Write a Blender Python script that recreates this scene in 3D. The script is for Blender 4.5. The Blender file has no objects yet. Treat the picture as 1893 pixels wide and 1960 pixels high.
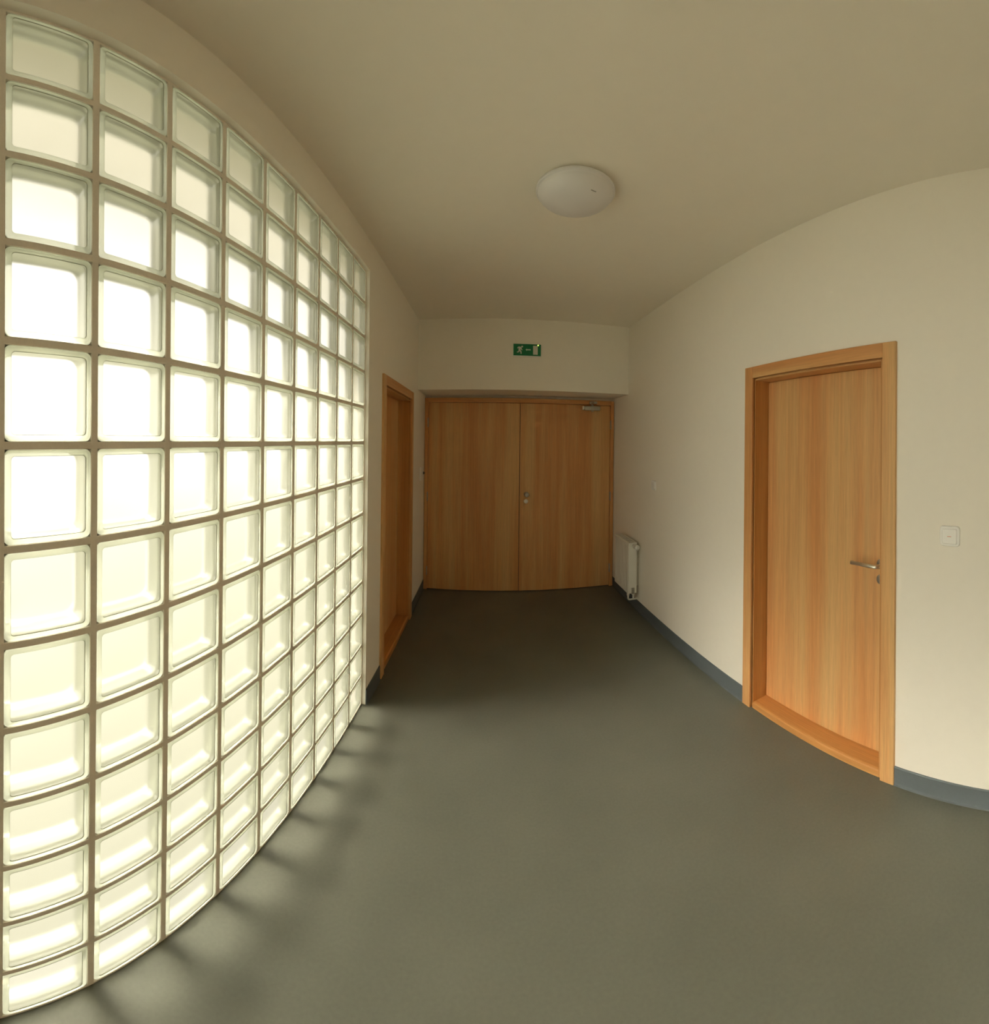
import bpy, bmesh, math, random
from mathutils import Matrix, Vector

random.seed(7)
scene = bpy.context.scene
COL = scene.collection

# ------------------------------------------------------------------ camera
# The photograph is a stitched panorama in Mercator projection (verticals stay straight,
# horizontals bow): 711.9 px per radian, horizon at 844.96 px from the top of 1960.
# Blender's custom camera type takes the lens as a small shader.
LENS_SOURCE = '''shader mercator_camera(output point position = 0.0,
                       output vector direction = 0.0,
                       output color throughput = 1.0)
{
  point st = camera_shader_raster_position();
  float a = (st.x * 1893.0 - 946.0) / 711.9;
  float e = (st.y * 1960.0 - (1960.0 - 844.96)) / 711.9;
  direction = normalize(vector(sin(a), sinh(e), cos(a)));
}
'''
cam = bpy.data.cameras.new('camera')
cam.lens, cam.sensor_width = 10.0, 36.0
cam.clip_start = 0.02
cam.type = 'CUSTOM'
cam.custom_mode = 'INTERNAL'
lens_text = bpy.data.texts.new('mercator_camera.osl')
lens_text.write(LENS_SOURCE)
cam.custom_shader = lens_text
from cycles import osl as cycles_osl
cycles_osl.update_custom_camera_shader(cam, lambda kind, text: print(kind, text))
cam_ob = bpy.data.objects.new('camera', cam)
COL.objects.link(cam_ob)
YAW, ROLL, EYE = -0.0230934, 0.0106867, 1.61513
_ca, _sa, _cr, _sr = math.cos(YAW), math.sin(YAW), math.cos(ROLL), math.sin(ROLL)
_r = (_cr*_ca, _cr*_sa, _sr)
_u = (-_sr*_ca, -_sr*_sa, _cr)
_f = (-_sa, _ca, 0.0)
cam_ob.matrix_world = Matrix(((_r[0], _u[0], -_f[0], 0.0), (_r[1], _u[1], -_f[1], 0.0),
                              (_r[2], _u[2], -_f[2], EYE), (0, 0, 0, 1)))
scene.camera = cam_ob

# ------------------------------------------------------------------ daylight and exposure
world = bpy.data.worlds.new('hazy_sky')
scene.world = world
world.use_nodes = True
bg = world.node_tree.nodes['Background']
bg.inputs['Color'].default_value = (1.0, 0.945, 0.86, 1.0)
bg.inputs['Strength'].default_value = 1.92
SUN_ELEV = math.radians(36)
sun = bpy.data.lights.new('sun', 'SUN')
sun.energy = 12.2
sun.angle = math.radians(5)
sun.color = (1.0, 0.925, 0.80)
sun_ob = bpy.data.objects.new('sun', sun)
sun_ob.location = (-8, 0.5, 8)
sun_ob.rotation_euler = Vector((math.cos(SUN_ELEV), 0.06, -math.sin(SUN_ELEV))).to_track_quat('-Z', 'Y').to_euler()
COL.objects.link(sun_ob)

vs = scene.view_settings
vs.view_transform = 'Standard'
vs.look = 'None'
vs.gamma = 1.0
vs.use_curve_mapping = False
vs.exposure = 0.18
try:
    scene.cycles.use_denoising = True
    scene.cycles.diffuse_bounces = 7
    scene.cycles.max_bounces = 14
    scene.cycles.adaptive_threshold = 0.05
    scene.cycles.sample_clamp_indirect = 16.0
except Exception:
    pass

# ------------------------------------------------------------------ room measures (metres)
XL, XR = -0.648, 1.394          # inner faces of left and right wall
ZC = 2.7885                     # ceiling
YB = 3.484                      # front face of the dropped beam over the double door
YD = 3.90                       # face of the double door
SKEW = -0.0123                  # the end wall is a little out of square
YN = -1.9                       # wall behind the camera
XG = -0.6705                    # room-side face of the glass blocks
G0, PITCH = 0.1836, 0.20        # first joint in view, block pitch
COLS = range(-4, 9)
ROWS = 13
GY0, GY1 = G0 + PITCH*COLS[0], G0 + PITCH*9
GZ1 = 2.60

# ------------------------------------------------------------------ materials
def new_mat(name):
    m = bpy.data.materials.new(name)
    m.use_nodes = True
    nt = m.node_tree
    return m, nt, nt.nodes['Principled BSDF'], nt.nodes['Material Output']

def node(nt, t, **kw):
    n = nt.nodes.new(t)
    for k, v in kw.items():
        if k in n.inputs:
            n.inputs[k].default_value = v
        else:
            setattr(n, k, v)
    return n

def plain(name, col, rough=0.5, metal=0.0, spec=0.5, noise=0.0, scale=40, bump=0.0):
    m, nt, p, out = new_mat(name)
    p.inputs['Base Color'].default_value = (*col, 1)
    p.inputs['Roughness'].default_value = rough
    p.inputs['Metallic'].default_value = metal
    p.inputs['Specular IOR Level'].default_value = spec
    tc = node(nt, 'ShaderNodeTexCoord')
    nz = node(nt, 'ShaderNodeTexNoise', Scale=scale, Detail=4.0)
    nt.links.new(tc.outputs['Object'], nz.inputs['Vector'])
    if noise:
        mx = node(nt, 'ShaderNodeMix', data_type='RGBA', blend_type='MULTIPLY')
        mx.inputs[0].default_value = 1.0
        mx.inputs[6].default_value = (*col, 1)
        mr = node(nt, 'ShaderNodeMapRange')
        mr.inputs['To Min'].default_value = 1 - noise
        mr.inputs['To Max'].default_value = 1 + noise
        nt.links.new(nz.outputs['Fac'], mr.inputs['Value'])
        nt.links.new(mr.outputs['Result'], mx.inputs[7])
        nt.links.new(mx.outputs[2], p.inputs['Base Color'])
    if bump:
        b = node(nt, 'ShaderNodeBump', Strength=bump, Distance=0.002)
        nt.links.new(nz.outputs['Fac'], b.inputs['Height'])
        nt.links.new(b.outputs['Normal'], p.inputs['Normal'])
    return m

def wood(name, axis, base, dark, light):
    """laminate with long straight grain; axis = grain direction"""
    m, nt, p, out = new_mat(name)
    tc = node(nt, 'ShaderNodeTexCoord')
    def stretched(s_across, s_along):
        mp = node(nt, 'ShaderNodeMapping')
        sc = [s_across]*3
        sc['xyz'.index(axis)] = s_along
        mp.inputs['Scale'].default_value = sc
        nt.links.new(tc.outputs['Object'], mp.inputs['Vector'])
        return mp
    broad = node(nt, 'ShaderNodeTexNoise', Scale=1.0, Detail=3.0, Roughness=0.55)
    nt.links.new(stretched(7.0, 0.35).outputs[0], broad.inputs['Vector'])
    fine = node(nt, 'ShaderNodeTexNoise', Scale=1.0, Detail=5.0, Roughness=0.7)
    nt.links.new(stretched(75.0, 1.6).outputs[0], fine.inputs['Vector'])
    pore = node(nt, 'ShaderNodeTexNoise', Scale=1.0, Detail=2.0, Roughness=0.6)
    nt.links.new(stretched(260.0, 9.0).outputs[0], pore.inputs['Vector'])
    r1 = node(nt, 'ShaderNodeValToRGB')
    r1.color_ramp.elements[0].position = 0.38
    r1.color_ramp.elements[0].color = (*dark, 1)
    r1.color_ramp.elements[1].position = 0.62
    r1.color_ramp.elements[1].color = (*light, 1)
    e = r1.color_ramp.elements.new(0.5)
    e.color = (*base, 1)
    nt.links.new(broad.outputs['Fac'], r1.inputs['Fac'])
    prev = r1.outputs['Color']
    for nz, lo, hi in ((fine, 0.87, 1.11), (pore, 0.93, 1.06)):
        mr = node(nt, 'ShaderNodeMapRange')
        mr.inputs['From Min'].default_value, mr.inputs['From Max'].default_value = 0.3, 0.7
        mr.inputs['To Min'].default_value, mr.inputs['To Max'].default_value = lo, hi
        nt.links.new(nz.outputs['Fac'], mr.inputs['Value'])
        mx = node(nt, 'ShaderNodeMix', data_type='RGBA', blend_type='MULTIPLY')
        mx.inputs[0].default_value = 1.0
        nt.links.new(prev, mx.inputs[6])
        nt.links.new(mr.outputs['Result'], mx.inputs[7])
        prev = mx.outputs[2]
    nt.links.new(prev, p.inputs['Base Color'])
    p.inputs['Roughness'].default_value = 0.42
    p.inputs['Specular IOR Level'].default_value = 0.35
    return m

M = {}
M['wall'] = plain('wall_paint', (0.915, 0.872, 0.785), 0.85, spec=0.15, noise=0.015, scale=25, bump=0.08)
M['ceiling'] = plain('ceiling_paint', (0.905, 0.855, 0.762), 0.9, spec=0.1, noise=0.015, scale=18, bump=0.08)
M['baseboard'] = plain('skirting_vinyl', (0.115, 0.135, 0.145), 0.5, spec=0.4, noise=0.05, scale=60)
M['mortar'] = plain('joint_mortar', (0.86, 0.80, 0.71), 0.9, spec=0.1, noise=0.06, scale=160, bump=0.15)
WB, WD, WL = (0.67, 0.355, 0.140), (0.63, 0.295, 0.105), (0.69, 0.415, 0.175)
M['wood_z'] = wood('larch_laminate_upright', 'z', WB, WD, WL)
M['wood_y'] = wood('larch_laminate_level', 'y', WB, WD, WL)
M['wood_sill_shaded'] = wood('larch_sill_shaded', 'y', (0.56, 0.27, 0.085), (0.52, 0.235, 0.07), (0.60, 0.31, 0.105))  # door wood darkened to put the recess shade into the threshold colour
M['wood_jamb_shaded'] = wood('larch_jamb_shaded', 'z', (0.56, 0.27, 0.085), (0.52, 0.235, 0.07), (0.60, 0.31, 0.105))  # same darker copy, shade of the recess painted into the jambs
M['wood_x'] = wood('larch_laminate_across', 'x', WB, WD, WL)
M['steel'] = plain('brushed_steel', (0.80, 0.77, 0.68), 0.33, metal=0.85, noise=0.05, scale=90)
M['dull_steel'] = plain('dull_steel', (0.50, 0.48, 0.42), 0.4, metal=0.8, noise=0.05, scale=90)
M['dark'] = plain('dark_gap', (0.03, 0.025, 0.02), 0.8)
M['white_plastic'] = plain('white_plastic', (0.90, 0.89, 0.86), 0.3, noise=0.01)
M['opal'] = plain('opal_plastic', (0.78, 0.76, 0.76), 0.28, spec=0.45, noise=0.01, scale=8)
M['enamel'] = plain('white_enamel', (0.80, 0.79, 0.72), 0.3, noise=0.01)
M['green'] = plain('sign_green', (0.0, 0.20, 0.072), 0.45, noise=0.03)
M['sign_white'] = plain('sign_white', (0.75, 0.74, 0.66), 0.5, noise=0.02)
M['grey_mark'] = plain('grey_print', (0.16, 0.15, 0.14), 0.5)
M['pale_mark'] = plain('pale_grey_print', (0.36, 0.34, 0.32), 0.5)
M['red_mark'] = plain('red_print', (0.75, 0.20, 0.10), 0.5)
M['ground'] = plain('short_lawn', (0.16, 0.165, 0.12), 0.9, noise=0.15, scale=6)
def mat_canopy():  # sheet of the added canopy, translucent so its underside glows
    m, nt, p, out = new_mat('added_canopy_sheet')
    nt.nodes.remove(p)
    tl = node(nt, 'ShaderNodeBsdfTranslucent', Color=(0.66, 0.65, 0.61, 1))
    df = node(nt, 'ShaderNodeBsdfDiffuse', Color=(0.75, 0.74, 0.70, 1))
    mx = node(nt, 'ShaderNodeMixShader')
    mx.inputs[0].default_value = 0.4
    nt.links.new(tl.outputs[0], mx.inputs[1])
    nt.links.new(df.outputs[0], mx.inputs[2])
    nt.links.new(mx.outputs[0], out.inputs['Surface'])
    return m
M['canopy'] = mat_canopy()

def mat_floor():
    m, nt, p, out = new_mat('linoleum')
    tc = node(nt, 'ShaderNodeTexCoord')
    a = node(nt, 'ShaderNodeTexNoise', Scale=2.2, Detail=3.0)
    b = node(nt, 'ShaderNodeTexNoise', Scale=90.0, Detail=4.0)
    for n_ in (a, b):
        nt.links.new(tc.outputs['Object'], n_.inputs['Vector'])
    r = node(nt, 'ShaderNodeValToRGB')
    r.color_ramp.elements[0].position, r.color_ramp.elements[1].position = 0.3, 0.7
    r.color_ramp.elements[0].color = (0.122, 0.127, 0.100, 1)
    r.color_ramp.elements[1].color = (0.146, 0.150, 0.118, 1)
    nt.links.new(a.outputs['Fac'], r.inputs['Fac'])
    mr = node(nt, 'ShaderNodeMapRange')
    mr.inputs['To Min'].default_value, mr.inputs['To Max'].default_value = 0.88, 1.12
    nt.links.new(b.outputs['Fac'], mr.inputs['Value'])
    mx = node(nt, 'ShaderNodeMix', data_type='RGBA', blend_type='MULTIPLY')
    mx.inputs[0].default_value = 1.0
    nt.links.new(r.outputs['Color'], mx.inputs[6])
    nt.links.new(mr.outputs['Result'], mx.inputs[7])
    nt.links.new(mx.outputs[2], p.inputs['Base Color'])
    p.inputs['Roughness'].default_value = 0.36
    p.inputs['Specular IOR Level'].default_value = 0.45
    w = node(nt, 'ShaderNodeTexNoise', Scale=14.0, Detail=2.0)
    nt.links.new(tc.outputs['Object'], w.inputs['Vector'])
    bp = node(nt, 'ShaderNodeBump', Strength=0.12, Distance=0.004)
    nt.links.new(w.outputs['Fac'], bp.inputs['Height'])
    nt.links.new(bp.outputs['Normal'], p.inputs['Normal'])
    return m
M['floor'] = mat_floor()

GLASS_IOR = 1.16                # the block refracts as one body, front and back
def mat_clear():
    m, nt, p, out = new_mat('satin_front_pane')
    nt.nodes.remove(p)
    tr = node(nt, 'ShaderNodeBsdfRefraction', Color=(0.965, 0.97, 0.945, 1), Roughness=0.5, IOR=GLASS_IOR)
    gl = node(nt, 'ShaderNodeBsdfGlossy', Color=(1, 1, 1, 1), Roughness=0.06)
    fr = node(nt, 'ShaderNodeFresnel', IOR=1.4)
    mx = node(nt, 'ShaderNodeMixShader')
    nt.links.new(fr.outputs[0], mx.inputs[0])
    nt.links.new(tr.outputs[0], mx.inputs[1])
    nt.links.new(gl.outputs[0], mx.inputs[2])
    nt.links.new(mx.outputs[0], out.inputs['Surface'])
    return m
M['glass_clear'] = mat_clear()

def mat_frost():
    m, nt, p, out = new_mat('satin_glass_pane')
    nt.nodes.remove(p)
    rf = node(nt, 'ShaderNodeBsdfRefraction', Color=(0.97, 0.97, 0.94, 1), Roughness=1.0, IOR=GLASS_IOR)
    tl = node(nt, 'ShaderNodeBsdfTranslucent', Color=(0.92, 0.92, 0.875, 1))
    mx = node(nt, 'ShaderNodeMixShader')
    mx.inputs[0].default_value = 0.12
    nt.links.new(rf.outputs[0], mx.inputs[1])
    nt.links.new(tl.outputs[0], mx.inputs[2])
    nt.links.new(mx.outputs[0], out.inputs['Surface'])
    return m
M['glass_frost'] = mat_frost()

def mat_rim():
    m, nt, p, out = new_mat('pressed_glass_rim')
    nt.nodes.remove(p)
    tr = node(nt, 'ShaderNodeBsdfTransparent', Color=(0.94, 0.97, 0.86, 1))
    tl = node(nt, 'ShaderNodeBsdfTranslucent', Color=(0.97, 1.0, 0.87, 1))
    gl = node(nt, 'ShaderNodeBsdfGlossy', Roughness=0.08)
    fr = node(nt, 'ShaderNodeFresnel', IOR=1.5)
    a = node(nt, 'ShaderNodeMixShader')
    a.inputs[0].default_value = 0.6
    nt.links.new(tr.outputs[0], a.inputs[1])
    nt.links.new(tl.outputs[0], a.inputs[2])
    b = node(nt, 'ShaderNodeMixShader')
    nt.links.new(fr.outputs[0], b.inputs[0])
    nt.links.new(a.outputs[0], b.inputs[1])
    nt.links.new(gl.outputs[0], b.inputs[2])
    nt.links.new(b.outputs[0], out.inputs['Surface'])
    return m
M['glass_rim'] = mat_rim()
def mat_side():
    m, nt, p, out = new_mat('glass_block_flank')
    nt.nodes.remove(p)
    df = node(nt, 'ShaderNodeBsdfDiffuse', Color=(0.64, 0.66, 0.55, 1))
    gl = node(nt, 'ShaderNodeBsdfGlossy', Color=(0.94, 0.95, 0.87, 1), Roughness=0.3)
    mx = node(nt, 'ShaderNodeMixShader')
    mx.inputs[0].default_value = 0.6
    nt.links.new(df.outputs[0], mx.inputs[1])
    nt.links.new(gl.outputs[0], mx.inputs[2])
    nt.links.new(mx.outputs[0], out.inputs['Surface'])
    return m
M['glass_side'] = mat_side()
M['glass_line'] = plain('painted_refraction_line', (0.40, 0.42, 0.32), 0.3)  # dull tone painted for the dark line that refraction draws at the step

# ------------------------------------------------------------------ mesh helpers
def T(x, y, z):
    return Matrix.Translation((x, y, z))

def box(bm, lo, hi, bevel=0.0, seg=2, mat=0):
    v = [bm.verts.new((x, y, z)) for x in (lo[0], hi[0]) for y in (lo[1], hi[1]) for z in (lo[2], hi[2])]
    fs = [bm.faces.new([v[i] for i in q]) for q in
          ((0, 1, 3, 2), (4, 6, 7, 5), (0, 4, 5, 1), (2, 3, 7, 6), (0, 2, 6, 4), (1, 5, 7, 3))]
    for f in fs:
        f.material_index = mat
    if bevel:
        es = list({e for f in fs for e in f.edges})
        bmesh.ops.bevel(bm, geom=es, offset=bevel, segments=seg, affect='EDGES', profile=0.5)

def cyl(bm, a, b, r, r2=None, n=20, caps=True):
    a, b = Vector(a), Vector(b)
    r2 = r if r2 is None else r2
    d = (b - a).normalized()
    s = d.orthogonal().normalized()
    t = d.cross(s)
    ra = [bm.verts.new(a + (s*math.cos(2*math.pi*i/n) + t*math.sin(2*math.pi*i/n))*r) for i in range(n)]
    rb = [bm.verts.new(b + (s*math.cos(2*math.pi*i/n) + t*math.sin(2*math.pi*i/n))*r2) for i in range(n)]
    for i in range(n):
        f = bm.faces.new((ra[i], ra[(i+1) % n], rb[(i+1) % n], rb[i]))
        f.smooth = True
    if caps:
        bm.faces.new(ra[::-1])
        bm.faces.new(rb)

def lathe(bm, prof, centre, axis='z', n=48, smooth=True):
    """prof: (radius, height) pairs along the axis, starting and ending anywhere"""
    c = Vector(centre)
    rings = []
    for r, h in prof:
        ring = []
        for i in range(n):
            a = 2*math.pi*i/n
            p, q = r*math.cos(a), r*math.sin(a)
            off = {'z': (p, q, h), 'x': (h, p, q), 'y': (q, h, p)}[axis]
            ring.append(bm.verts.new(c + Vector(off)))
        rings.append(ring)
    for k in range(len(rings)-1):
        for i in range(n):
            f = bm.faces.new((rings[k][i], rings[k][(i+1) % n], rings[k+1][(i+1) % n], rings[k+1][i]))
            f.smooth = smooth
    for ring in (rings[0], rings[-1]):
        try:
            bm.faces.new(ring)
        except ValueError:
            pass

def extrude_profile(bm, pts, axis, lo, hi):
    """closed 2-D profile swept along one axis; pts are the two other coordinates in xyz order"""
    def P(u, v, w):
        return {'x': (w, u, v), 'y': (u, w, v), 'z': (u, v, w)}[axis]
    a = [bm.verts.new(P(u, v, lo)) for u, v in pts]
    b = [bm.verts.new(P(u, v, hi)) for u, v in pts]
    n = len(pts)
    for i in range(n):
        bm.faces.new((a[i], a[(i+1) % n], b[(i+1) % n], b[i]))
    bm.faces.new(a[::-1])
    bm.faces.new(b)

def rrect(w, h, r, n=4):
    pts = []
    for cx, cy, a0 in ((w/2-r, h/2-r, 0), (-w/2+r, h/2-r, 90), (-w/2+r, -h/2+r, 180), (w/2-r, -h/2+r, 270)):
        for i in range(n+1):
            a = math.radians(a0 + 90*i/n)
            pts.append((cx + r*math.cos(a), cy + r*math.sin(a)))
    return pts

def finish(bm, recalc=True):
    if recalc:
        bmesh.ops.recalc_face_normals(bm, faces=bm.faces[:])

def mesh_obj(name, bm, mats, parent=None, recalc=True):
    finish(bm, recalc)
    me = bpy.data.meshes.new(name)
    bm.to_mesh(me)
    bm.free()
    for m in (mats if isinstance(mats, (list, tuple)) else [mats]):
        me.materials.append(M[m])
    o = bpy.data.objects.new(name, me)
    COL.objects.link(o)
    return o

class Root:
    """an Empty at a thing's base; parts are given in the room's axes and stored relative to it"""
    def __init__(self, name, loc, label, cat=None, kind=None, group=None, rotz=0.0):
        self.o = bpy.data.objects.new(name, None)
        self.o.empty_display_size = 0.1
        COL.objects.link(self.o)
        self.loc = Vector(loc)
        self.o.location = self.loc
        self.o.rotation_euler = (0, 0, rotz)
        tag(self.o, label, cat, kind, group)

    def part(self, name, bm, mats, parent=None, label=None, recalc=True):
        finish(bm, recalc)
        bmesh.ops.translate(bm, verts=bm.verts[:], vec=-self.loc)
        me = bpy.data.meshes.new(name)
        bm.to_mesh(me)
        bm.free()
        for m in (mats if isinstance(mats, (list, tuple)) else [mats]):
            me.materials.append(M[m])
        o = bpy.data.objects.new(name, me)
        COL.objects.link(o)
        o.parent = parent if parent is not None else self.o
        if label:
            o['label'] = label
        return o

def tag(o, label=None, cat=None, kind=None, group=None):
    if label: o['label'] = label
    if cat: o['category'] = cat
    if kind: o['kind'] = kind
    if group: o['group'] = group

def struct(name, bm, mat, label, cat):
    o = mesh_obj(name, bm, mat)
    tag(o, label, cat, 'structure')
    return o

def B(*boxes, bevel=0.0, seg=2):
    bm = bmesh.new()
    for lo, hi in boxes:
        box(bm, lo, hi, bevel, seg)
    return bm

# ------------------------------------------------------------------ the corridor
XO = XL - 0.25                  # outside face of the left wall
XRO = XR + 0.25
YE = 4.15
struct('floor', B(((XO, YN-0.2, -0.15), (XRO, YE, 0.0))), 'floor',
       'dark grey-green linoleum floor of the corridor', 'floor')
struct('ceiling', B(((XO, YN-0.2, ZC), (XRO, YE, ZC+0.2))), 'ceiling',
       'plain cream painted ceiling of the corridor', 'ceiling')

# door openings (niches in the walls)
RD0, RD1, RDZ = 0.735, 1.615, 2.02       # right door
LD0, LD1, LDZ = 2.292, 3.192, 2.00       # left door
NICHE = 0.165
struct('wall_right', B(
    ((XR, YN-0.2, 0), (XRO, RD0, ZC)), ((XR, RD1, 0), (XRO, YE, ZC)),
    ((XR, RD0, RDZ), (XRO, RD1, ZC)), ((XR+NICHE, RD0, 0), (XRO, RD1, RDZ))), 'wall',
    'long cream painted wall opposite the glass blocks', 'wall')
struct('wall_left', B(
    ((XO, YN-0.2, 0), (XL, GY0, ZC)), ((XO, GY0, GZ1), (XL, GY1, ZC)),
    ((XO, GY1, 0), (XL, LD0, ZC)), ((XO, LD1, 0), (XL, YE, ZC)),
    ((XO, LD0, LDZ), (XL, LD1, ZC)), ((XO, LD0, 0), (XL-NICHE, LD1, LDZ))), 'wall',
    'cream painted wall around the glass block window', 'wall')
struct('wall_front', B(((XL, YN-0.2, 0), (XR, YN, ZC))), 'wall',
       'cream wall closing the corridor behind the viewer', 'wall')
bm = B(((XL-0.03, YB, 2.102), (XR+0.03, YE, ZC)), ((XL-0.03, YD+0.055, 0), (XR+0.03, YE, 2.102)))
for v in bm.verts:
    v.co.y += SKEW*v.co.x
struct('wall_back', bm, 'wall', 'dropped cream wall over the wooden double door', 'wall')

def baseboard(name, x, y0, y1, sgn, label):
    bm = bmesh.new()
    t = 0.006*sgn
    extrude_profile(bm, [(x, 0.0), (x + t*2.2, 0.0), (x + t*1.3, 0.004), (x + t, 0.012), (x + t, 0.100), (x + t*0.6, 0.105), (x, 0.105)],
                    'y', y0, y1)
    struct(name, bm, 'baseboard', label, 'baseboard')
baseboard('baseboard_right', XR, YN, 0.702, -1, 'blue-grey skirting strip right of the single door with the lever handle')
baseboard('baseboard_right.001', XR, 1.650, YD-0.02, -1, 'long blue-grey skirting strip running under the radiator')
baseboard('baseboard_left', XL, GY1, 2.255, 1, 'short dark skirting strip between glass blocks and left door')
baseboard('baseboard_left.001', XL, 3.232, YD, 1, 'short dark skirting strip between left door and double door')
baseboard('baseboard_left.002', XL, YN, GY0, 1, 'short skirting strip behind the viewer left of the glass blocks')

# outside: the lawn, and a canopy added to shape daylight on the upper blocks
struct('ground', B(((-30, -25, -0.35), (XO, 30, -0.15))), 'ground', 'short lawn outside the glass blocks', 'ground')
struct('added_canopy_1', B(((XO-1.45, YN-1.5, 3.05), (XO+0.02, YE+1.5, 3.07))), 'canopy',
       'added unseen translucent canopy outside, shading and brightening the upper glass blocks', 'canopy')

# ------------------------------------------------------------------ glass block window
win = Root('window_1', (XG, GY0, 0), 'floor-standing window of square satin glass blocks in mortar joints', 'window', 'structure')
JT = 0.0150                              # joint width
bm = bmesh.new()
for k in range(len(COLS)+1):
    y = GY0 + PITCH*k
    a, b_ = y - JT/2, y + JT/2
    if k == 0: a = y
    if k == len(COLS): b_ = y
    box(bm, (XG-0.078, a, 0), (XG-0.0006, b_, GZ1))
for k in range(ROWS+1):
    z = GZ1 - PITCH*k
    a, b_ = z - JT/2, z + JT/2
    if k == 0: b_ = z
    if k == ROWS: a = z
    for c in range(len(COLS)):
        y = GY0 + PITCH*c
        box(bm, (XG-0.078, y + JT/2, a), (XG-0.0006, y + PITCH - JT/2, b_))
win.part('mortar_joints', bm, 'mortar', label='grey-brown mortar grid between the blocks')

def block_mesh():
    bm = bmesh.new()
    W = PITCH - JT - 0.0006
    def loop(w, r, x):
        return [bm.verts.new((x, u, v)) for u, v in rrect(w, w, r, 4)]
    def bridge(a, b, mi, smooth=False):
        n = len(a)
        for i in range(n):
            f = bm.faces.new((a[i], a[(i+1) % n], b[(i+1) % n], b[i]))
            f.material_index = mi
            f.smooth = smooth
    CLEAR, FROST, RIM, SIDE, LINE = 0, 1, 2, 3, 4
    # room side: rounded rim, small step, flat pane
    l0 = loop(W, 0.012, -0.010)
    l1 = loop(W, 0.012, -0.004)
    l2 = loop(W-0.003, 0.011, -0.0012)
    l3 = loop(W-0.008, 0.010, 0.0)
    l4 = loop(W-0.0245, 0.008, 0.0)
    l5 = loop(W-0.0262, 0.0075, -0.0012)
    bridge(l0, l1, SIDE)
    bridge(l1, l2, RIM, True)
    bridge(l2, l3, RIM, True)
    bridge(l3, l4, RIM, True)
    bridge(l4, l5, LINE)
    f = bm.faces.new(l5)
    f.material_index = CLEAR
    # cavity: side walls and satin back pane
    c0 = loop(W-0.005, 0.014, -0.0105)
    c1 = loop(W-0.012, 0.018, -0.034)
    c2 = loop(W-0.014, 0.020, -0.055)
    c3 = loop(W-0.018, 0.022, -0.062)
    c4 = loop(W-0.023, 0.024, -0.0672)
    c5 = loop(W-0.031, 0.026, -0.070)
    bridge(l0, c0, SIDE)
    bridge(c0, c1, SIDE, True)
    bridge(c1, c2, SIDE, True)
    bridge(c2, c3, SIDE, True)
    bridge(c3, c4, FROST, True)
    bridge(c4, c5, FROST, True)
    f = bm.faces.new(c5)
    f.material_index = FROST
    f.smooth = True
    # outer shell against the mortar
    o0 = loop(W, 0.012, -0.080)
    bridge(l0, o0, SIDE)
    # front normals towards the room, back pane normals to the outside
    bm.normal_update()
    for f in bm.faces:
        if f.material_index in (CLEAR, RIM, LINE) and f.normal.x < 0:
            f.normal_flip()
        if f.material_index == FROST and f.normal.x > 0:
            f.normal_flip()
    me = bpy.data.meshes.new('glass_block')
    bm.to_mesh(me)
    bm.free()
    for k in ('glass_clear', 'glass_frost', 'glass_rim', 'glass_side', 'glass_line'):
        me.materials.append(M[k])
    return me
bmesh_block = block_mesh()
for r in range(ROWS):
    for c in range(len(COLS)):
        o = bpy.data.objects.new('glass_block', bmesh_block)
        COL.objects.link(o)
        o.parent = win.o
        o.location = (0, PITCH*(c + 0.5), GZ1 - PITCH*(r + 0.5))

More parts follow.
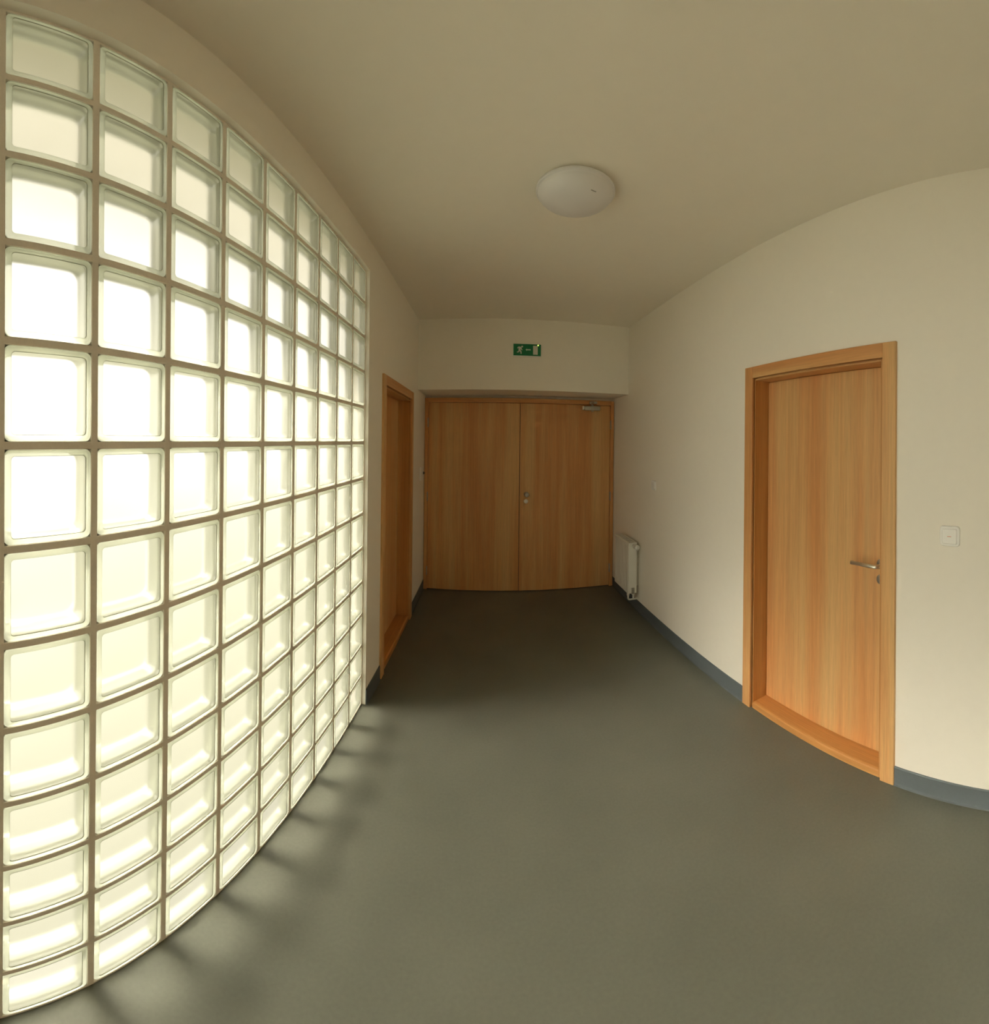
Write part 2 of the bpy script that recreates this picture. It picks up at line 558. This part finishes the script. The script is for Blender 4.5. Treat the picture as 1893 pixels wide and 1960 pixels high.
# ------------------------------------------------------------------ single doors
def single_door(name, label, xw, sgn, y0, y1, ztop, casing, depth, handle):
    """xw wall face, sgn = +1 when the wall lies towards +x; y0..y1 outer casing"""
    d = Root(name, (xw, (y0+y1)/2, 0), label, 'door', 'structure')
    def bx(xa, ya, za, xb, yb, zb):
        xa, xb = xw + sgn*xa, xw + sgn*xb
        return ((min(xa, xb), min(ya, yb), za), (max(xa, xb), max(ya, yb), zb))
    t = 0.014
    iy0, iy1, iz = y0 + casing, y1 - casing, ztop - casing
    # casing: two stiles and a head, mitred look kept simple with butt joints
    for a, b_ in ((y0, iy0), (iy1, y1)):
        d.part('casing_stile', B(bx(-t, a, 0, 0.004, b_, ztop), bevel=0.002, seg=2), 'wood_z')
    d.part('casing_head', B(bx(-t, iy0+0.0005, iz, 0.004, iy1-0.0005, ztop), bevel=0.002, seg=2), 'wood_y')
    # jambs: rebated lining behind a shadow groove
    g, lip = 0.007, 0.006
    jy0, jy1, jz = iy0 + g, iy1 - g, iz - g
    for a, b_, inner in ((jy0, jy0 - 0.03, jy0 + lip), (jy1, jy1 + 0.03, jy1 - lip)):
        d.part('jamb', B(bx(0.0, min(a, inner), 0, depth+0.03, max(a, inner), jz), bx(0.012, min(a, b_), 0, depth+0.03, max(a, b_), jz+0.02)), 'wood_jamb_shaded')
    d.part('jamb_head', B(bx(0.0, jy0+lip, jz-lip, depth+0.03, jy1-lip, jz), bx(0.012, jy0+lip, jz, depth+0.03, jy1-lip, jz+0.028)), 'wood_y')
    ly0, ly1, lz = jy0 + lip, jy1 - lip, jz - lip
    # threshold
    bm = bmesh.new()
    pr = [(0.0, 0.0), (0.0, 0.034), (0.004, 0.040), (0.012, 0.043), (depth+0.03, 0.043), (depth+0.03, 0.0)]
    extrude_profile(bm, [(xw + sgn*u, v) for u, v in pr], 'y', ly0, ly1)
    d.part('threshold', bm, 'wood_sill_shaded')
    leaf = d.part('leaf', B(bx(depth, ly0+0.002, 0.046, depth+0.04, ly1-0.002, lz-0.002), bevel=0.002), 'wood_z')
    if handle:
        hy, hz = handle
        xf = xw + sgn*depth
        bm = bmesh.new()
        lathe(bm, [(0.026, 0.0), (0.026, -0.006*sgn), (0.0245, -0.008*sgn), (0.010, -0.008*sgn)], (xf, hy, hz), 'x', 32)
        d.part('rose', bm, 'steel', leaf, 'round steel handle rose')
        bm = bmesh.new()
        pts = [Vector((xf - sgn*0.006, hy, hz)), Vector((xf - sgn*0.042, hy, hz))]
        for i in range(1, 7):
            a = math.radians(90*i/6)
            pts.append(Vector((xf - sgn*(0.042 + 0.012*math.sin(a)), hy + 0.012*(1-math.cos(a)), hz)))
        pts.append(Vector((xf - sgn*0.054, hy + 0.135, hz)))
        tube(bm, pts, 0.0092, 16)
        d.part('lever', bm, 'steel', leaf, 'straight brushed steel lever')
        bm = bmesh.new()
        lathe(bm, [(0.026, 0.0), (0.026, -0.006*sgn), (0.0245, -0.008*sgn), (0.001, -0.008*sgn)], (xf, hy, hz-0.074), 'x', 32)
        lk = d.part('lock_rosette', bm, 'steel', leaf, 'round steel key plate')
    return d

def tube(bm, pts, r, n=12):
    rings = []
    up = None
    for i, p in enumerate(pts):
        a = pts[max(i-1, 0)]
        b = pts[min(i+1, len(pts)-1)]
        d = (b - a).normalized()
        if up is None:
            up = d.orthogonal().normalized()
        s = (up - d*up.dot(d)).normalized()
        up = s
        t = d.cross(s)
        rings.append([bm.verts.new(p + (s*math.cos(2*math.pi*k/n) + t*math.sin(2*math.pi*k/n))*r) for k in range(n)])
    for k in range(len(rings)-1):
        for i in range(n):
            f = bm.faces.new((rings[k][i], rings[k][(i+1) % n], rings[k+1][(i+1) % n], rings[k+1][i]))
            f.smooth = True
    bm.faces.new(rings[0][::-1])
    bm.faces.new(rings[-1])

single_door('door_1', 'light wooden single door with steel lever handle in the right wall',
            XR, 1, 0.700, 1.652, 2.055, 0.065, 0.100, (0.822, 1.060))
single_door('door_2', 'wooden single door in shade beside the end of the glass blocks',
            XL, -1, 2.256, 3.230, 2.040, 0.066, 0.108, None)

# ------------------------------------------------------------------ double door
dd = Root('door_3', (0, YD, 0), 'dark wooden double door at the far end of the corridor', 'door', 'structure', rotz=math.atan(SKEW))
LX0, LX1, MX, LT = -0.606, 1.347, 0.362, 2.021
for a, b_ in ((XL+0.004, LX0-0.002), (LX1+0.002, XR-0.006)):
    dd.part('frame_post', B(((a, YD-0.016, 0), (b_, YD+0.05, 2.072)), bevel=0.003), 'wood_z')
dd.part('frame_head', B(((LX0-0.002, YD-0.016, LT+0.003), (LX1+0.002, YD+0.05, 2.072)), bevel=0.003), 'wood_x')
leafL = dd.part('leaf', B(((LX0, YD, 0.007), (MX-0.005, YD+0.042, LT)), bevel=0.0015), 'wood_z')
leafR = dd.part('leaf', B(((MX+0.001, YD, 0.007), (LX1, YD+0.042, LT)), bevel=0.0015), 'wood_z')
dd.part('meeting_strip', B(((MX+0.001, YD-0.0025, 0.007), (MX+0.044, YD+0.001, LT-0.001)), bevel=0.001), 'wood_z', leafR)
dd.part('gap_shade_strip', B(((MX-0.0048, YD+0.003, 0.007), (MX+0.0008, YD+0.040, LT-0.001))), 'dark', leafL, 'dark strip painted as the shaded gap between the leaves')  # dark filler standing in for shade inside the gap
dd.part('latch_slot', B(((MX-0.004, YD-0.004, 1.045), (MX+0.0005, YD+0.002, 1.105))), 'dark', leafL, 'small dark latch slot')
bm = bmesh.new()
lathe(bm, [(0.026, 0.0), (0.026, -0.006), (0.012, -0.008), (0.011, -0.030), (0.022, -0.036), (0.025, -0.046), (0.022, -0.056), (0.012, -0.060), (0.001, -0.061)],
      (0.434, YD, 1.060), 'y', 28)
dd.part('knob', bm, 'dull_steel', leafR, 'round steel door knob')
bm = bmesh.new()
lathe(bm, [(0.023, 0.0), (0.023, -0.008), (0.020, -0.011), (0.001, -0.011)], (0.430, YD, 0.986), 'y', 28)
dd.part('lock_rosette', bm, 'steel', leafR, 'round pale key plate')
for leaf, x in ((leafL, LX0-0.003), (leafR, LX1+0.003)):
    for z in (0.215, 1.025, 1.810):
        bm = bmesh.new()
        cyl(bm, (x, YD-0.020, z-0.045), (x, YD-0.020, z+0.045), 0.006, n=14)
        for s in (-1, 1):
            lathe(bm, [(0.006, 0.045*s), (0.005, 0.049*s), (0.001, 0.051*s)], (x, YD-0.020, z), 'z', 14)
        box(bm, (x-0.004, YD-0.018, z-0.042), (x+0.004, YD+0.004, z+0.042))
        dd.part('hinge', bm, 'dull_steel', leaf, 'small steel hinge barrel')
# overhead closer on the right leaf
bm = bmesh.new()
box(bm, (1.045, YD-0.046, 1.962), (1.222, YD-0.001, 2.008), 0.008, 3)
body = dd.part('closer_body', bm, 'dull_steel', leafR, 'silver overhead door closer')
bm = bmesh.new()
box(bm, (1.026, YD-0.044, 1.964), (1.044, YD-0.002, 2.006), 0.006, 3)
dd.part('closer_cap', bm, 'steel', leafR)
bm = bmesh.new()
lathe(bm, [(0.012, 0.0), (0.014, 0.003), (0.014, 0.068), (0.010, 0.072), (0.001, 0.073)], (1.138, YD-0.026, 1.950), 'z', 20)
dd.part('closer_spindle', bm, 'steel', leafR)
bm = bmesh.new()
tube(bm, [Vector((1.138, YD-0.026, 2.021)), Vector((1.085, YD-0.130, 2.028))], 0.009, 10)
tube(bm, [Vector((1.085, YD-0.130, 2.036)), Vector((1.150, YD-0.030, 2.046))], 0.008, 10)
lathe(bm, [(0.012, -0.012), (0.012, 0.014)], (1.085, YD-0.130, 2.031), 'z', 14)
dd.part('closer_arm', bm, 'dull_steel', leafR, 'folded closer arm')
bm = bmesh.new()
box(bm, (1.115, YD-0.044, 2.034), (1.185, YD-0.017, 2.060), 0.003, 2)
dd.part('arm_bracket', bm, 'dull_steel')

# ------------------------------------------------------------------ exit sign
def stroke(bm, pts, w, y0, y1):
    """flat ribbon with round-ish ends in the x-z plane, w wide, from y0 (front) to y1"""
    outline_l, outline_r = [], []
    P = [Vector((p[0], p[1])) for p in pts]
    n = len(P)
    for i in range(n):
        a, b = P[max(i-1, 0)], P[min(i+1, n-1)]
        d = (b - a).normalized()
        nrm = Vector((-d.y, d.x))
        ww = w[i] if isinstance(w, (list, tuple)) else w
        outline_l.append(P[i] + nrm*ww/2)
        outline_r.append(P[i] - nrm*ww/2)
    poly = outline_l + outline_r[::-1]
    extrude_profile(bm, [(p.x, p.y) for p in poly], 'y', y0, y1)

SX0, SX1, SZ0, SZ1 = 0.250, 0.507, 2.426, 2.538
es = Root('exit_sign', (0.3785, YB + SKEW*0.3785, 2.42), 'green emergency exit sign with running figure and left arrow above double door',
          'exit sign', rotz=math.atan(SKEW))
es.loc = Vector((0.3785, YB, 2.42))
bm = bmesh.new()
box(bm, (SX0-0.004, YB-0.026, SZ0-0.008), (SX1+0.004, YB, SZ1+0.003), 0.004, 2)
es.part('housing', bm, 'white_plastic')
YP = YB - 0.0265
panel = es.part('panel', B(((SX0, YP-0.002, SZ0), (SX1, YP+0.002, SZ1)), bevel=0.001), 'green', label='green face panel')
def sg(px, py):
    return (SX0 + (px-435)/988*(SX1-SX0), SZ1 - (py-345)/428*(SZ1-SZ0))
y1_, y0_ = YP-0.0015, YP-0.0032
bm = bmesh.new()
u = (SX1-SX0)/988
hx, hz = sg(745, 445)
extrude_profile(bm, [(hx + 33*u*math.cos(2*math.pi*i/16), hz + 33*u*math.sin(2*math.pi*i/16)) for i in range(16)], 'y', y0_, y1_)
stroke(bm, [sg(690, 455), sg(665, 510), sg(640, 570)], [70*u, 92*u, 62*u], y0_, y1_)             # trunk
stroke(bm, [sg(680, 462), sg(610, 468), sg(580, 515)], [36*u, 40*u, 28*u], y0_, y1_)             # rear arm
stroke(bm, [sg(700, 470), sg(722, 540), sg(748, 575)], [36*u, 34*u, 22*u], y0_, y1_)             # leading arm
stroke(bm, [sg(640, 560), sg(625, 635), sg(558, 652)], [48*u, 44*u, 34*u], y0_, y1_)             # rear leg
stroke(bm, [sg(645, 560), sg(702, 628), sg(712, 712)], [48*u, 44*u, 32*u], y0_, y1_)             # leading leg
es.part('running_figure', bm, 'sign_white', panel, 'white running figure')
bm = bmesh.new()
ar = [sg(868, 552), sg(915, 512), sg(915, 534), sg(1055, 534), sg(1055, 574), sg(915, 574), sg(915, 600)]
extrude_profile(bm, ar, 'y', y0_, y1_)
es.part('arrow', bm, 'sign_white', panel, 'white arrow pointing left')
bm = bmesh.new()
extrude_profile(bm, [sg(1140, 400), sg(1308, 400), sg(1308, 728), sg(1140, 728)], 'y', y0_, y1_)
es.part('door_symbol', bm, 'sign_white', panel, 'white doorway rectangle')
led = bpy.data.materials.new('charge_light')
led.use_nodes = True
_em = led.node_tree.nodes.new('ShaderNodeEmission')
_em.inputs['Color'].default_value = (0.75, 1.0, 0.12, 1)
_em.inputs['Strength'].default_value = 3.0
led.node_tree.links.new(_em.outputs[0], led.node_tree.nodes['Material Output'].inputs['Surface'])
M['led'] = led
bm = bmesh.new()
lx, lz = sg(1322, 380)
lathe(bm, [(0.0055, 0.0), (0.0055, -0.003), (0.004, -0.006), (0.001, -0.007)], (lx, YP-0.001, lz), 'y', 14)
es.part('charge_light', bm, 'led', label='small glowing yellow-green charge light')

# ------------------------------------------------------------------ ceiling lamp
LXc, LYc = 0.366, 1.535
lamp = Root('ceiling_lamp', (LXc, LYc, ZC), 'unlit round white opal dome lamp on the ceiling', 'ceiling lamp')
bm = bmesh.new()
lathe(bm, [(0.142, ZC), (0.146, ZC-0.006), (0.146, ZC-0.024), (0.140, ZC-0.026), (0.001, ZC-0.026)], (LXc, LYc, 0), 'z', 64)
lamp.part('base', bm, 'white_plastic')
prof = [(0.140, ZC-0.020), (0.1655, ZC-0.020), (0.1685, ZC-0.023), (0.1685, ZC-0.033), (0.1660, ZC-0.0365), (0.1610, ZC-0.0365)]
for i in range(1, 15):
    a = math.radians(3 + 87*i/14)
    prof.append((max(0.1610*math.cos(a), 0.0008), ZC - 0.034 - 0.074*math.sin(a)))
bm = bmesh.new()
lathe(bm, prof, (LXc, LYc, 0), 'z', 72)
shade = lamp.part('dome_shade', bm, 'opal')
bm = bmesh.new()
mx_, my_ = 0.050, -0.108
rr_ = math.hypot(mx_, my_)
mz = ZC - 0.034 - 0.074*math.sqrt(max(0, 1-(rr_/0.1610)**2))
for i in range(6):
    x = LXc + mx_ - 0.012 + 0.004*i
    y = LYc + my_ + 0.0015*i
    r2 = math.hypot(x+0.0015-LXc, y-LYc)
    z = ZC - 0.034 - 0.074*math.sqrt(max(0, 1-(r2/0.1610)**2))
    box(bm, (x, y-0.0020, z-0.0012), (x+0.0030, y+0.0020, z+0.0012))
lamp.part('maker_mark', bm, 'pale_mark', shade, 'tiny grey printed mark')

# ------------------------------------------------------------------ wall switches
def wall_switch(name, label, xw, sgn, y, z, size, rocker, red):
    s = Root(name, (xw, y, z), label, 'light switch')
    def plate(w, x0, x1, r):
        bm = bmesh.new()
        pts = rrect(w, w, r, 5)
        a = [bm.verts.new((x0, y+u, z+v)) for u, v in pts]
        pts2 = rrect(w-0.006, w-0.006, max(r-0.003, 0.002), 5)
        b = [bm.verts.new((x0 + (x1-x0)*0.7, y+u, z+v)) for u, v in pts]
        c = [bm.verts.new((x1, y+u, z+v)) for u, v in pts2]
        n = len(pts)
        for p, q in ((a, b), (b, c)):
            for i in range(n):
                bm.faces.new((p[i], p[(i+1) % n], q[(i+1) % n], q[i]))
        bm.faces.new(a[::-1])
        bm.faces.new(c)
        return bm
    s.part('plate', plate(size, xw, xw - sgn*0.009, 0.012), 'white_plastic')
    s.part('shadow_gap', plate(rocker+0.004, xw - sgn*0.006, xw - sgn*0.0093, 0.009), 'grey_mark')
    rk = s.part('rocker', plate(rocker, xw - sgn*0.006, xw - sgn*0.0135, 0.008), 'white_plastic')
    if red:
        s.part('red_mark', B(((xw - sgn*0.0135 - 0.0006, y-0.008, z-0.001), (xw - sgn*0.0135 + 0.0006, y+0.008, z+0.001))), 'red_mark', rk, 'short red line')
wall_switch('light_switch', 'white light switch with red mark right of the single door', XR, 1, 0.463, 1.254, 0.081, 0.062, True)
wall_switch('light_switch.001', 'small white light switch on the right wall above the radiator end', XR, 1, 2.858, 1.254, 0.081, 0.062, False)

kb = Root('wall_control_box', (XL, 3.70, 1.215), 'flat white control box with dark knob on the left wall beside double door', 'control box')
kb.part('box', B(((XL, 3.625, 1.216), (XL+0.014, 3.775, 1.350)), bevel=0.004, seg=2), 'white_plastic')
bm = bmesh.new()
lathe(bm, [(0.012, 0.0), (0.012, 0.014), (0.009, 0.017), (0.001, 0.017)], (XL+0.014, 3.755, 1.285), 'x', 18)
kb.part('knob', bm, 'grey_mark', label='small dark round knob')

# ------------------------------------------------------------------ radiator
RX0, RX1, RY0, RY1, RZ0, RZ1 = 1.272, 1.356, 3.118, 3.486, 0.205, 0.695
rad = Root('radiator', (1.31, 3.30, RZ0), 'small white ribbed panel radiator on the right wall beside double door', 'radiator')
def ribbed(x_front, back):
    bm = bmesh.new()
    pts = []
    n = 10
    w = (RY1-RY0-0.05)/n
    y = RY0 + 0.025
    pts.append((x_front + 0.006, RY0 + 0.004))
    pts.append((x_front, RY0 + 0.012))
    for i in range(n):
        pts += [(x_front, y + 0.34*w), (x_front + 0.015, y + 0.42*w), (x_front + 0.015, y + 0.58*w), (x_front, y + 0.66*w)]
        y += w
    pts += [(x_front, RY1-0.012), (x_front + 0.006, RY1-0.004), (back, RY1-0.004), (back, RY0+0.004)]
    extrude_profile(bm, pts, 'z', RZ0 + 0.028, RZ1 - 0.034)
    box(bm, (x_front, RY0+0.002, RZ0), (back, RY1-0.002, RZ0 + 0.030), 0.006, 2)
    box(bm, (x_front, RY0+0.002, RZ1 - 0.036), (back, RY1-0.002, RZ1 - 0.004), 0.006, 2)
    return bm
rad.part('front_panel', ribbed(RX0, RX0 + 0.018), 'enamel')
bm = B(((RX1-0.016, RY0+0.004, RZ0), (RX1, RY1-0.004, RZ1-0.006)), bevel=0.004)
rad.part('rear_panel', bm, 'enamel')
for y in (RY0, RY1-0.003):
    rad.part('side_panel', B(((RX0+0.004, y, RZ0+0.006), (RX1-0.002, y+0.003, RZ1)), bevel=0.001, seg=1), 'enamel')
bm = bmesh.new()
box(bm, (RX0+0.003, RY0+0.003, RZ1-0.006), (RX0+0.020, RY1-0.003, RZ1+0.001), 0.001, 1)
box(bm, (RX1-0.016, RY0+0.003, RZ1-0.006), (RX1-0.001, RY1-0.003, RZ1+0.001), 0.001, 1)
ns = 9
for i in range(ns):
    y = RY0 + 0.012 + (RY1-RY0-0.036)*i/(ns-1)
    box(bm, (RX0+0.019, y, RZ1-0.006), (RX1-0.015, y+0.014, RZ1), 0, 1)
rad.part('top_grille', bm, 'enamel')
rad.part('convector_core', B(((RX0+0.022, RY0+0.008, RZ0+0.03), (RX1-0.020, RY1-0.008, RZ1-0.05))), 'grey_mark')
# thermostat valve on the near end, top; lock-shield and pipes, bottom
bm = bmesh.new()
vx, vz = 1.322, 0.668
cyl(bm, (vx, RY0, vz), (vx, RY0-0.024, vz), 0.014, n=18)
valve = rad.part('valve', bm, 'dull_steel')
bm = bmesh.new()
lathe(bm, [(0.014, -0.022), (0.023, -0.028), (0.023, -0.040), (0.020, -0.042), (0.020, -0.064), (0.024, -0.066), (0.024, -0.080), (0.018, -0.086), (0.001, -0.087)],
      (vx, RY0, vz), 'y', 24)
rad.part('thermostat_head', bm, 'enamel', valve)
bm = bmesh.new()
box(bm, (1.303, RY0-0.010, RZ0+0.002), (1.330, RY0+0.002, RZ0+0.060), 0.003, 2)
rad.part('valve_cover', bm, 'dull_steel')
for x in (1.288, 1.338):
    bm = bmesh.new()
    lathe(bm, [(0.011, -0.026), (0.013, -0.024), (0.013, -0.004), (0.010, 0.0)], (x, RY0+0.040, RZ0), 'z', 16)
    cyl(bm, (x, RY0+0.040, RZ0-0.025), (x, RY0+0.040, RZ0-0.060), 0.008, n=14)
    pts = [Vector((x, RY0+0.040, RZ0-0.055)), Vector((x+0.006, RY0+0.040, RZ0-0.066)), Vector((x+0.016, RY0+0.040, RZ0-0.070)), Vector((XR+0.002, RY0+0.040, RZ0-0.070))]
    tube(bm, pts, 0.008, 12)
    rad.part('pipe', bm, 'enamel')
for y in (RY0+0.07, RY1-0.07):
    rad.part('bracket', B(((RX1-0.002, y-0.012, RZ0+0.05), (XR, y+0.012, RZ1-0.08))), 'enamel')
